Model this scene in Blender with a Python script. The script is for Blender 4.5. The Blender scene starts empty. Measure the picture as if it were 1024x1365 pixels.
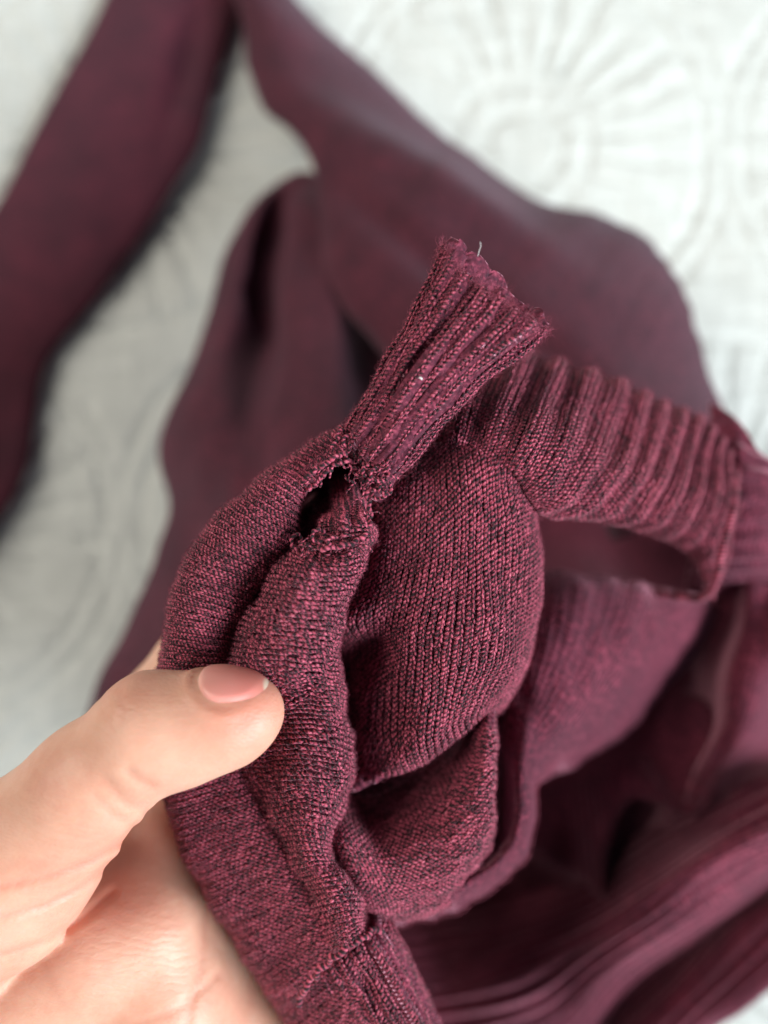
import bpy, math, random
import numpy as np
from mathutils import Vector

rng = np.random.default_rng(7)
random.seed(7)
sc = bpy.context.scene
COL = sc.collection

# ------------------------------------------------------------------ camera
H = 0.42                      # lens height above the bed (metres)
LENS = 27.0
KPX = (18.0 / LENS) / 682.5   # metres per photo pixel, per metre of distance
cam_d = bpy.data.cameras.new("camera")
cam = bpy.data.objects.new("camera", cam_d)
COL.objects.link(cam)
cam.location = (0, 0, H)
cam.rotation_euler = (0, 0, 0)
cam_d.lens = LENS
cam_d.sensor_width = 36.0
cam_d.sensor_fit = 'AUTO'
cam_d.clip_start = 0.005
cam_d.clip_end = 50
cam_d.dof.use_dof = True
cam_d.dof.focus_distance = 0.158
cam_d.dof.aperture_fstop = 4.2
sc.camera = cam

# ------------------------------------------------------------------ light
world = bpy.data.worlds.new("World")
sc.world = world
world.use_nodes = True
bg = world.node_tree.nodes["Background"]
bg.inputs[0].default_value = (0.68, 0.80, 1.0, 1)
bg.inputs[1].default_value = 0.08


def area(name, loc, target, sx, sy, power, color):
    ld = bpy.data.lights.new(name, 'AREA')
    ld.shape = 'RECTANGLE'
    ld.size, ld.size_y = sx, sy
    ld.energy = power
    ld.color = color
    o = bpy.data.objects.new(name, ld)
    COL.objects.link(o)
    o.location = loc
    o.rotation_euler = (Vector(target) - Vector(loc)).to_track_quat('-Z', 'Y').to_euler()
    return o


area("window_light", (2.1, -1.05, 1.50), (0.0, 0.0, 0.2), 1.5, 1.5, 160.0, (0.93, 0.98, 1.0))
area("room_light", (-1.9, 0.9, 1.95), (-0.05, 0.05, 0.1), 2.0, 2.0, 72.0, (1.0, 0.92, 0.80))

sc.view_settings.view_transform = 'Standard'
sc.view_settings.look = 'None'
sc.view_settings.gamma = 1
sc.view_settings.use_curve_mapping = False
sc.view_settings.exposure = 0.0
sc.render.engine = 'CYCLES'


# ------------------------------------------------------------------ helpers
def W(p):
    """photo pixel x, y and distance in mm -> world metres"""
    p = np.asarray(p, float)
    d = p[..., 2] * 0.001
    return np.stack([(p[..., 0] - 512) * KPX * d, (682.5 - p[..., 1]) * KPX * d, H - d], -1)


def tag(o, label=None, cat=None, kind=None, group=None):
    if label: o["label"] = label
    if cat: o["category"] = cat
    if kind: o["kind"] = kind
    if group: o["group"] = group
    return o


def hermite(knots, vals, t):
    """cubic interpolation of vals (n, ...) at t"""
    n = len(knots)
    h = np.diff(knots)
    sl = np.diff(vals, axis=0) / h.reshape(-1, *([1] * (vals.ndim - 1)))
    m = np.empty_like(vals)
    m[0], m[-1] = sl[0], sl[-1]
    for i in range(1, n - 1):
        a = h[i] / (h[i] + h[i - 1])
        m[i] = a * sl[i - 1] + (1 - a) * sl[i]
    i = np.clip(np.searchsorted(knots, t, side='right') - 1, 0, n - 2)
    sh = (-1,) + (1,) * (vals.ndim - 1)
    hh = h[i].reshape(sh)
    s = ((t - knots[i]) / h[i]).reshape(sh)
    return ((2 * s**3 - 3 * s**2 + 1) * vals[i] + (s**3 - 2 * s**2 + s) * hh * m[i]
            + (-2 * s**3 + 3 * s**2) * vals[i + 1] + (s**3 - s**2) * hh * m[i + 1])


def wob(x, y, seed, n=5, lo=1.0, hi=3.0):
    """smooth pseudo noise, about -1..1"""
    r = np.random.default_rng(seed)
    out = 0
    for _ in range(n):
        a = r.uniform(0, 2 * math.pi)
        f = r.uniform(lo, hi)
        out = out + np.sin((x * math.cos(a) + y * math.sin(a)) * f + r.uniform(0, 6.28))
    return out / n * 1.4


def new_mesh(name, V, quads=None, tris=None, smooth=True):
    V = np.ascontiguousarray(V, np.float32).reshape(-1, 3)
    me = bpy.data.meshes.new(name)
    me.vertices.add(len(V))
    me.vertices.foreach_set("co", V.ravel())
    nq = 0 if quads is None else len(quads)
    nt = 0 if tris is None else len(tris)
    loops, starts, tot = [], [], 0
    if nq:
        loops.append(np.asarray(quads, np.int32).ravel())
        starts.append(np.arange(nq, dtype=np.int32) * 4)
        tot = nq * 4
    if nt:
        loops.append(np.asarray(tris, np.int32).ravel())
        starts.append(tot + np.arange(nt, dtype=np.int32) * 3)
    loops = np.concatenate(loops)
    starts = np.concatenate(starts)
    me.loops.add(len(loops))
    me.loops.foreach_set("vertex_index", loops)
    me.polygons.add(len(starts))
    me.polygons.foreach_set("loop_start", starts)
    me.update(calc_edges=True)
    if smooth:
        me.polygons.foreach_set("use_smooth", np.ones(len(starts), bool))
    return me


def set_vec(me, name, arr):
    a = me.attributes.new(name, 'FLOAT_VECTOR', 'POINT')
    a.data.foreach_set("vector", np.ascontiguousarray(arr, np.float32).ravel())


def add_obj(name, me, mat, parent=None):
    o = bpy.data.objects.new(name, me)
    COL.objects.link(o)
    if mat: me.materials.append(mat)
    if parent is not None: o.parent = parent
    return o


class Surf:
    """A piece of cloth: a smooth sheet through a net of control points (photo px, px, mm)."""

    def __init__(self, rows, disp=None, NU=220, NV=260, front=None):
        C = W(np.array(rows, float))                       # (nv, nu, 3)
        du = np.linalg.norm(np.diff(C, axis=1), axis=2).mean(0) + 1e-6
        dv = np.linalg.norm(np.diff(C, axis=0), axis=2).mean(1) + 1e-6
        ku = np.concatenate([[0], np.cumsum(du)]); ku /= ku[-1]
        kv = np.concatenate([[0], np.cumsum(dv)]); kv /= kv[-1]
        u = np.linspace(0, 1, NU); v = np.linspace(0, 1, NV)
        G = hermite(kv, C, v)
        G = np.swapaxes(hermite(ku, np.swapaxes(G, 0, 1).copy(), u), 0, 1)
        self.NU, self.NV = NU, NV
        self.ku, self.kv = ku, kv
        self.P = G
        self.sgn = 1.0
        self.N = self.normals()
        nz = self.N[..., 2] if front is None else self.N[:, int(front[0] * NU):int(front[1] * NU), 2]
        if nz.mean() < 0:
            self.sgn = -1.0
            self.N = -self.N
        self.LU = np.linalg.norm(np.diff(self.P, axis=1), axis=2).sum(1).mean()
        self.LV = np.linalg.norm(np.diff(self.P, axis=0), axis=2).sum(0).mean()
        if disp is not None:
            U, V = np.meshgrid(u, v)
            D = H - self.P[..., 2]
            X = 512 + self.P[..., 0] / (KPX * D)
            Y = 682.5 - self.P[..., 1] / (KPX * D)
            self.P = self.P + self.N * disp(U, V, X, Y, self)[..., None]
            self.N = self.normals() * self.sgn

    def normals(self):
        tu = np.gradient(self.P, axis=1); tv = np.gradient(self.P, axis=0)
        n = np.cross(tv, tu)
        return n / (np.linalg.norm(n, axis=2, keepdims=True) + 1e-12)

    def at(self, u, v):
        x = np.clip(u, 0, 1) * (self.NU - 1); y = np.clip(v, 0, 1) * (self.NV - 1)
        i = np.minimum(x.astype(int), self.NU - 2); j = np.minimum(y.astype(int), self.NV - 2)
        a = (x - i)[..., None]; b = (y - j)[..., None]

        def S(A):
            return ((A[j, i] * (1 - a) + A[j, i + 1] * a) * (1 - b)
                    + (A[j + 1, i] * (1 - a) + A[j + 1, i + 1] * a) * b)
        n = S(self.N)
        return S(self.P), n / (np.linalg.norm(n, axis=-1, keepdims=True) + 1e-12)

    def sheet(self, name, mat, parent, sink=0.0, thick=0.0014, step=2):
        iv = np.unique(np.append(np.arange(0, self.NV, step), self.NV - 1)); iu = np.unique(np.append(np.arange(0, self.NU, step), self.NU - 1))
        P = (self.P - self.N * sink)[np.ix_(iv, iu)]
        nv, nu = len(iv), len(iu)
        idx = np.arange(nv * nu).reshape(nv, nu)
        q = np.stack([idx[:-1, :-1], idx[1:, :-1], idx[1:, 1:], idx[:-1, 1:]], -1).reshape(-1, 4)
        if self.sgn < 0: q = q[:, ::-1]
        me = new_mesh(name, P, q)
        U, V = np.meshgrid(iu / (self.NU - 1), iv / (self.NV - 1))
        set_vec(me, "cloth", np.stack([U * self.LU * 1000, V * self.LV * 1000, U * 0 + self.LU], -1))
        o = add_obj(name, me, mat, parent)
        m = o.modifiers.new("thickness", 'SOLIDIFY')
        m.thickness = thick; m.offset = -1; m.use_rim = True
        return o


def tubes(C, R, N, name, mat, parent, yarn=None, sides=6, flat=0.9):
    """C (n, k, 3) centre lines, R (n, k) radii, N (n, k, 3) up vectors -> one mesh of short yarn tubes"""
    n, k, _ = C.shape
    T = np.gradient(C, axis=1)
    T /= np.linalg.norm(T, axis=2, keepdims=True) + 1e-12
    B = np.cross(T, N); B /= np.linalg.norm(B, axis=2, keepdims=True) + 1e-12
    Nn = np.cross(B, T)
    th = np.arange(sides) / sides * 2 * math.pi
    V = (C[:, :, None] + R[:, :, None, None] * (np.cos(th)[None, None, :, None] * B[:, :, None]
         + flat * np.sin(th)[None, None, :, None] * Nn[:, :, None]))
    base = np.arange(n)[:, None, None] * (k * sides)
    a = np.arange(k - 1)[None, :, None] * sides
    s = np.arange(sides)[None, None, :]; s2 = (s + 1) % sides
    q = np.stack([base + a + s, base + a + s2, base + a + sides + s2, base + a + sides + s], -1).reshape(-1, 4)
    me = new_mesh(name, V, q)
    seg = np.linalg.norm(np.diff(C, axis=1), axis=2)
    L = np.concatenate([np.zeros((n, 1)), np.cumsum(seg, 1)], 1) * 1000
    off = rng.uniform(0, 50, n) if yarn is None else yarn
    A = np.empty((n, k, sides, 3))
    A[..., 0] = (L + off[:, None] * 3.7)[:, :, None]
    A[..., 1] = (th / (2 * math.pi))[None, None]
    A[..., 2] = off[:, None, None]
    set_vec(me, "yarn", A)
    o = add_obj(name, me, mat, parent)
    return o


def knit(surf, parent, mat, w=1.9, h=1.3, along='v', rad=0.44, mode='knit', keep=None, name="stitches",
         u0=0.0, u1=1.0, v0=0.0, v1=1.0, rings=5, sides=5, jit=0.05):
    """real loops of yarn following the sheet; sizes in mm"""
    LU, LV = surf.LU * 1000 * (u1 - u0), surf.LV * 1000 * (v1 - v0)
    A, B = (LU, LV) if along == 'v' else (LV, LU)
    nc, nr = max(2, round(A / w)), max(2, round(B / h))
    c, r = np.meshgrid(np.arange(nc), np.arange(nr))
    c = c.ravel().astype(float); r = r.ravel().astype(float)
    n0 = len(c)
    t = np.linspace(0, 1, rings)
    Cs, Rs, Ns, Ys = [], [], [], []
    for s in (-1, 1):
        jx = rng.normal(0, jit, n0)[:, None]; jy = rng.normal(0, jit, n0)[:, None]
        jr = (1 + rng.normal(0, 0.10, n0))[:, None]
        if mode == 'knit':
            a = c[:, None] + 0.5 + s * (0.045 + 0.315 * t)[None] + jx
            b = r[:, None] + (-0.30 + 1.5 * t)[None] + jy
            hh = (0.15 + 0.85 * np.sin(np.pi * np.clip(t * 1.02, 0, 1)))[None] * rad * jr
            rr = (0.62 + 0.38 * np.sin(np.pi * t))[None] * rad * jr
        else:                                              # purl bumps: arcs lying across
            a = c[:, None] + 0.25 + 0.5 * (s > 0) + (t - 0.5)[None] * 0.95 + jx
            b = r[:, None] + 0.25 + 0.5 * (s > 0) + s * 0.28 * np.sin(np.pi * t)[None] + jy
            hh = (0.05 + 0.9 * np.sin(np.pi * t))[None] * rad * jr
            rr = (0.55 + 0.45 * np.sin(np.pi * t))[None] * rad * jr
        fa, fb = a / nc, b / nr
        if along == 'v':
            u, v = u0 + fa * (u1 - u0), v0 + fb * (v1 - v0)
        else:
            v, u = v0 + fa * (v1 - v0), u0 + fb * (u1 - u0)
        P, N = surf.at(u, v)
        ok = (u.min(1) > -0.001) & (u.max(1) < 1.001) & (v.min(1) > -0.001) & (v.max(1) < 1.001)
        mid = P.shape[1] // 2
        eye = np.array([0, 0, H]) - P[:, mid]
        ok &= (eye * N[:, mid]).sum(1) / np.linalg.norm(eye, axis=1) > -0.4
        if keep is not None: ok &= keep(u.mean(1), v.mean(1))
        Cs.append((P + N * (hh * 0.001)[..., None])[ok]); Rs.append((rr * 0.001)[ok]); Ns.append(N[ok])
        Ys.append(((r * 311.7 + (2 * c + (s > 0)) * 1.7) / 3.7)[ok])
    o = tubes(np.concatenate(Cs), np.concatenate(Rs), np.concatenate(Ns), name, mat, parent, yarn=np.concatenate(Ys), sides=sides)
    tag(o, kind="stuff")
    return o


def fuzz(surf, parent, mat, n, lmin=0.6, lmax=2.2, wid=0.034, u0=0., u1=1., v0=0., v1=1., name="fuzz", lift=0.55):
    u = rng.uniform(u0, u1, n); v = rng.uniform(v0, v1, n)
    P, N = surf.at(u, v)
    R = rng.normal(0, 1, (n, 3)); R -= N * (R * N).sum(1, keepdims=True)
    R /= np.linalg.norm(R, axis=1, keepdims=True)
    Q = np.cross(N, R)
    up = rng.beta(1.5, 2.0, n)[:, None] * 1.5
    L = (lmin + (lmax - lmin) * rng.beta(1.2, 3.0, n))[:, None] * 0.001
    curl = rng.normal(0, 0.9, n)[:, None]
    k = 4
    pts = []
    p = P + N * lift * 0.001
    for i in range(k):
        pts.append(p)
        a = curl * i * 0.5
        d = R * np.cos(a) + Q * np.sin(a) + N * up * math.cos(i * 0.7)
        d /= np.linalg.norm(d, axis=1, keepdims=True)
        p = p + d * L / (k - 1)
    C = np.stack(pts, 1)
    T = np.gradient(C, axis=1)
    side = np.cross(T, rng.normal(0, 1, (n, 1, 3)) + np.array([0, 0, 1.5]))
    side /= np.linalg.norm(side, axis=2, keepdims=True) + 1e-12
    wd = wid * 0.001 * np.array([1, 1, 0.9, 0.5])[None, :, None] * 0.5
    V = np.stack([C - side * wd, C + side * wd], 2)
    b = np.arange(n)[:, None] * (2 * k); a = np.arange(k - 1)[None] * 2
    q = np.stack([b + a, b + a + 1, b + a + 3, b + a + 2], -1).reshape(-1, 4)
    me = new_mesh(name, V, q)
    A = np.zeros((n, k, 2, 3)); A[..., 2] = rng.uniform(0, 50, n)[:, None, None]
    set_vec(me, "yarn", A)
    o = add_obj(name, me, mat, parent)
    tag(o, kind="stuff")
    return o


# ------------------------------------------------------------------ materials
def mat_new(name):
    m = bpy.data.materials.new(name)
    m.use_nodes = True
    nt = m.node_tree
    return m, nt, nt.nodes["Principled BSDF"]


def nd(nt, t, **kw):
    n = nt.nodes.new(t)
    for k, v in kw.items(): setattr(n, k, v)
    return n


def mathn(nt, op, a, b=None, c=None):
    n = nt.nodes.new("ShaderNodeMath"); n.operation = op
    for i, x in enumerate((a, b, c)):
        if x is None: continue
        if isinstance(x, (int, float)): n.inputs[i].default_value = x
        else: nt.links.new(x, n.inputs[i])
    return n.outputs[0]


def ramp(nt, fac, stops):
    n = nt.nodes.new("ShaderNodeValToRGB")
    e = n.color_ramp.elements
    while len(e) < len(stops): e.new(0.5)
    for x, (p, c) in zip(e, stops):
        x.position = p; x.color = (*c, 1)
    nt.links.new(fac, n.inputs[0])
    return n.outputs[0]


WINE_DARK = (0.014, 0.007, 0.011)
WINE_MID = (0.132, 0.021, 0.042)
WINE_RED = (0.53, 0.084, 0.148)


def sheen(p, w=0.5, r=0.45, tint=(0.85, 0.55, 0.62, 1)):
    p.inputs["Sheen Weight"].default_value = w
    p.inputs["Sheen Roughness"].default_value = r
    p.inputs["Sheen Tint"].default_value = tint
    p.inputs["Roughness"].default_value = 0.88
    p.inputs["Specular IOR Level"].default_value = 0.18


def yarn_mat():
    m, nt, p = mat_new("marled_yarn")
    at = nd(nt, "ShaderNodeAttribute", attribute_name="yarn")
    sep = nd(nt, "ShaderNodeSeparateXYZ"); nt.links.new(at.outputs["Vector"], sep.inputs[0])
    # two plies, one red and one dark, twisted round each other
    tw = mathn(nt, 'ADD', mathn(nt, 'MULTIPLY', sep.outputs[0], 0.85), sep.outputs[1])
    tw = mathn(nt, 'MULTIPLY', tw, 2 * math.pi)
    s = mathn(nt, 'MULTIPLY_ADD', mathn(nt, 'SINE', tw), 0.24, 0.47)
    geo = nd(nt, "ShaderNodeNewGeometry")
    n1 = nd(nt, "ShaderNodeTexNoise"); n1.inputs["Scale"].default_value = 1500; n1.inputs["Detail"].default_value = 3
    n2 = nd(nt, "ShaderNodeTexNoise"); n2.inputs["Scale"].default_value = 260; n2.inputs["Detail"].default_value = 2
    for n in (n1, n2): nt.links.new(geo.outputs["Position"], n.inputs["Vector"])
    rnd = nd(nt, "ShaderNodeTexNoise", noise_dimensions='1D'); nt.links.new(sep.outputs[0], rnd.inputs["W"])
    rnd.inputs['Scale'].default_value = 0.22; rnd.inputs['Detail'].default_value = 2
    f = mathn(nt, 'ADD', s, mathn(nt, 'MULTIPLY', mathn(nt, 'SUBTRACT', n1.outputs[0], 0.5), 0.62))
    f = mathn(nt, 'ADD', f, mathn(nt, 'MULTIPLY', mathn(nt, 'SUBTRACT', n2.outputs[0], 0.5), 0.35))
    f = mathn(nt, 'ADD', f, mathn(nt, 'MULTIPLY', mathn(nt, 'SUBTRACT', rnd.outputs[0], 0.5), 0.75))
    c = ramp(nt, f, [(0.26, WINE_DARK), (0.47, WINE_MID), (0.72, WINE_RED), (0.95, (0.67, 0.18, 0.26))])
    nt.links.new(c, p.inputs["Base Color"])
    b = nd(nt, "ShaderNodeBump"); b.inputs["Strength"].default_value = 0.7; b.inputs["Distance"].default_value = 0.00025
    hs = mathn(nt, 'ADD', mathn(nt, 'MULTIPLY', mathn(nt, 'SINE', mathn(nt, 'MULTIPLY', tw, 2)), 0.3), n1.outputs[0])
    nt.links.new(hs, b.inputs["Height"]); nt.links.new(b.outputs[0], p.inputs["Normal"])
    sheen(p, 0.32, 0.35, (1.0, 0.50, 0.58, 1))
    p.inputs['Roughness'].default_value = 0.68
    p.inputs['Specular IOR Level'].default_value = 0.3
    return m


def fuzz_mat():
    m, nt, p = mat_new("loose_fibre")
    at = nd(nt, "ShaderNodeAttribute", attribute_name="yarn")
    sep = nd(nt, "ShaderNodeSeparateXYZ"); nt.links.new(at.outputs["Vector"], sep.inputs[0])
    rnd = nd(nt, "ShaderNodeTexWhiteNoise", noise_dimensions='1D'); nt.links.new(sep.outputs[2], rnd.inputs["W"])
    c = ramp(nt, rnd.outputs[0], [(0.0, (0.05, 0.013, 0.025)), (0.5, (0.26, 0.042, 0.078)), (0.95, (0.56, 0.15, 0.22))])
    nt.links.new(c, p.inputs["Base Color"])
    sheen(p, 0.2, 0.5)
    return m


def cloth_mat(name, scale_u=1.9, scale_v=1.3, strength=0.5, far=False):
    """knit fabric seen from too far to pick the stitches apart"""
    m, nt, p = mat_new(name)
    at = nd(nt, "ShaderNodeAttribute", attribute_name="cloth")
    sep = nd(nt, "ShaderNodeSeparateXYZ"); nt.links.new(at.outputs["Vector"], sep.inputs[0])
    geo = nd(nt, "ShaderNodeNewGeometry")
    n1 = nd(nt, "ShaderNodeTexNoise"); n1.inputs["Scale"].default_value = 900; n1.inputs["Detail"].default_value = 4
    n2 = nd(nt, "ShaderNodeTexNoise"); n2.inputs["Scale"].default_value = 45; n2.inputs["Detail"].default_value = 3
    for n in (n1, n2): nt.links.new(geo.outputs["Position"], n.inputs["Vector"])
    f = mathn(nt, 'ADD', mathn(nt, 'MULTIPLY', n1.outputs[0], 0.75), mathn(nt, 'MULTIPLY', n2.outputs[0], 0.22))
    # light put into the colour: far cloth dimmed, near and inner cloth brightened
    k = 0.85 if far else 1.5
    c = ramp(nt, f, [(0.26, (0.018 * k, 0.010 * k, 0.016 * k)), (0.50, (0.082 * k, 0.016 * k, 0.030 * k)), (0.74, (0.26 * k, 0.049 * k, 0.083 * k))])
    nt.links.new(c, p.inputs["Base Color"])
    cu = mathn(nt, 'ABSOLUTE', mathn(nt, 'SINE', mathn(nt, 'MULTIPLY', sep.outputs[0], math.pi / scale_u)))
    sl = mathn(nt, 'ABSOLUTE', mathn(nt, 'SUBTRACT', mathn(nt, 'FRACT', mathn(nt, 'MULTIPLY', sep.outputs[0], 1 / scale_u)), 0.5))
    cv = mathn(nt, 'SINE', mathn(nt, 'MULTIPLY', mathn(nt, 'ADD', mathn(nt, 'MULTIPLY', sep.outputs[1], 1 / scale_v), mathn(nt, 'MULTIPLY', sl, 1.6)), 2 * math.pi))
    hgt = mathn(nt, 'ADD', mathn(nt, 'ADD', cu, mathn(nt, 'MULTIPLY', cv, 0.35)), n1.outputs[0])
    b = nd(nt, "ShaderNodeBump"); b.inputs["Strength"].default_value = strength; b.inputs["Distance"].default_value = 0.0005
    nt.links.new(hgt, b.inputs["Height"]); nt.links.new(b.outputs[0], p.inputs["Normal"])
    if far: sheen(p, 0.14, 0.6, (0.74, 0.66, 0.82, 1))  # cool grey sheen stands in for lens haze over the far cloth
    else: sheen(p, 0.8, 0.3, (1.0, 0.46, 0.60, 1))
    return m


def skin_mat():
    m, nt, p = mat_new("skin")
    geo = nd(nt, "ShaderNodeNewGeometry")
    n1 = nd(nt, "ShaderNodeTexNoise"); n1.inputs["Scale"].default_value = 55; n1.inputs["Detail"].default_value = 4
    n2 = nd(nt, "ShaderNodeTexNoise"); n2.inputs["Scale"].default_value = 420; n2.inputs["Detail"].default_value = 3
    for n in (n1, n2): nt.links.new(geo.outputs["Position"], n.inputs["Vector"])
    at = nd(nt, "ShaderNodeAttribute", attribute_name="flush")
    sep = nd(nt, "ShaderNodeSeparateXYZ"); nt.links.new(at.outputs["Vector"], sep.inputs[0])
    f = mathn(nt, 'ADD', mathn(nt, 'MULTIPLY', n1.outputs[0], 0.8), mathn(nt, 'MULTIPLY', n2.outputs[0], 0.2))
    c = ramp(nt, f, [(0.32, (0.63, 0.30, 0.215)), (0.52, (0.70, 0.39, 0.285)), (0.72, (0.75, 0.465, 0.35))])
    mx = nd(nt, "ShaderNodeMix", data_type='RGBA'); nt.links.new(sep.outputs[0], mx.inputs[0])
    nt.links.new(c, mx.inputs[6]); mx.inputs[7].default_value = (0.66, 0.21, 0.15, 1)
    nt.links.new(mx.outputs[2], p.inputs["Base Color"])
    p.inputs["Subsurface Weight"].default_value = 0.45
    p.inputs["Subsurface Radius"].default_value = (1.0, 0.35, 0.2)
    p.inputs["Subsurface Scale"].default_value = 0.0035
    p.inputs["Roughness"].default_value = 0.46
    p.inputs["Specular IOR Level"].default_value = 0.42
    # fine skin lines: stretched cells plus ridges
    mp = nd(nt, "ShaderNodeMapping"); mp.inputs["Rotation"].default_value = (0, 0, 0.5)
    mp.inputs["Scale"].default_value = (650, 1500, 900)
    nt.links.new(geo.outputs["Position"], mp.inputs[0])
    vo = nd(nt, "ShaderNodeTexVoronoi", feature='DISTANCE_TO_EDGE'); vo.inputs["Scale"].default_value = 1.0
    nt.links.new(mp.outputs[0], vo.inputs["Vector"])
    mp2 = nd(nt, "ShaderNodeMapping"); mp2.inputs["Rotation"].default_value = (0, 0, -0.5)
    mp2.inputs["Scale"].default_value = (260, 700, 400)
    nt.links.new(geo.outputs["Position"], mp2.inputs[0])
    n3 = nd(nt, "ShaderNodeTexNoise"); n3.inputs["Scale"].default_value = 1.0; n3.inputs["Detail"].default_value = 3
    nt.links.new(mp2.outputs[0], n3.inputs["Vector"])
    mp3 = nd(nt, "ShaderNodeMapping"); mp3.inputs["Rotation"].default_value = (0, 0, 0.35)
    nt.links.new(geo.outputs["Position"], mp3.inputs[0])
    wv = nd(nt, "ShaderNodeTexWave", bands_direction='Y'); wv.inputs["Scale"].default_value = 210
    wv.inputs["Distortion"].default_value = 5.0; wv.inputs["Detail"].default_value = 3; wv.inputs["Detail Scale"].default_value = 1.3
    nt.links.new(mp3.outputs[0], wv.inputs["Vector"])
    wr = mathn(nt, 'MULTIPLY', mathn(nt, 'POWER', wv.outputs["Fac"], 0.4), mathn(nt, 'MULTIPLY', mathn(nt, 'MULTIPLY', sep.outputs[1], n1.outputs[0]), 1.5))
    hgt = mathn(nt, 'ADD', mathn(nt, 'ADD', mathn(nt, 'MULTIPLY', mathn(nt, 'MINIMUM', vo.outputs[0], 0.25), 1.1), n3.outputs[0]), wr)
    b = nd(nt, "ShaderNodeBump"); b.inputs["Strength"].default_value = 0.42; b.inputs["Distance"].default_value = 0.0003
    nt.links.new(hgt, b.inputs["Height"]); nt.links.new(b.outputs[0], p.inputs["Normal"])
    return m


def nail_mat():
    m, nt, p = mat_new("nail")
    at = nd(nt, "ShaderNodeAttribute", attribute_name="nail")
    sep = nd(nt, "ShaderNodeSeparateXYZ"); nt.links.new(at.outputs["Vector"], sep.inputs[0])
    c = ramp(nt, sep.outputs[0], [(0.0, (0.80, 0.46, 0.38)), (0.2, (0.78, 0.34, 0.295)), (0.75, (0.74, 0.26, 0.225)), (0.93, (0.74, 0.27, 0.22)), (0.965, (0.85, 0.68, 0.54))])
    nt.links.new(c, p.inputs["Base Color"])
    p.inputs["Roughness"].default_value = 0.38
    p.inputs["Subsurface Weight"].default_value = 0.3
    p.inputs["Subsurface Radius"].default_value = (1, 0.4, 0.3)
    p.inputs["Subsurface Scale"].default_value = 0.001
    return m


def bed_mat():
    m, nt, p = mat_new("white_gauze")
    geo = nd(nt, "ShaderNodeNewGeometry")
    pos = geo.outputs["Position"]

    def thread(sc_, det):
        mp = nd(nt, "ShaderNodeMapping"); mp.inputs["Scale"].default_value = sc_
        nt.links.new(pos, mp.inputs[0])
        n = nd(nt, "ShaderNodeTexNoise"); n.inputs["Scale"].default_value = 1; n.inputs["Detail"].default_value = det
        nt.links.new(mp.outputs[0], n.inputs["Vector"])
        return n.outputs[0]
    a = thread((60, 520, 60), 3); b_ = thread((520, 60, 60), 3); cz = thread((140, 140, 140), 3)
    hgt = mathn(nt, 'ADD', mathn(nt, 'ADD', a, b_), mathn(nt, 'MULTIPLY', cz, 0.7))
    c = ramp(nt, mathn(nt, 'MULTIPLY', hgt, 0.37), [(0.35, (0.55, 0.58, 0.56)), (0.55, (0.635, 0.665, 0.645)), (0.75, (0.715, 0.745, 0.725))])
    nt.links.new(c, p.inputs["Base Color"])
    b = nd(nt, "ShaderNodeBump"); b.inputs["Strength"].default_value = 0.8; b.inputs["Distance"].default_value = 0.0011
    nt.links.new(hgt, b.inputs["Height"]); nt.links.new(b.outputs[0], p.inputs["Normal"])
    p.inputs["Roughness"].default_value = 0.9
    p.inputs["Specular IOR Level"].default_value = 0.15
    return m


M_YARN = yarn_mat()
M_FUZZ = fuzz_mat()
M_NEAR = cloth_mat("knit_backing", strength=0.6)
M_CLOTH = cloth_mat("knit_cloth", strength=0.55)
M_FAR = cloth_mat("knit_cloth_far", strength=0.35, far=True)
M_SKIN = skin_mat()
M_NAIL = nail_mat()
M_BED = bed_mat()


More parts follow.
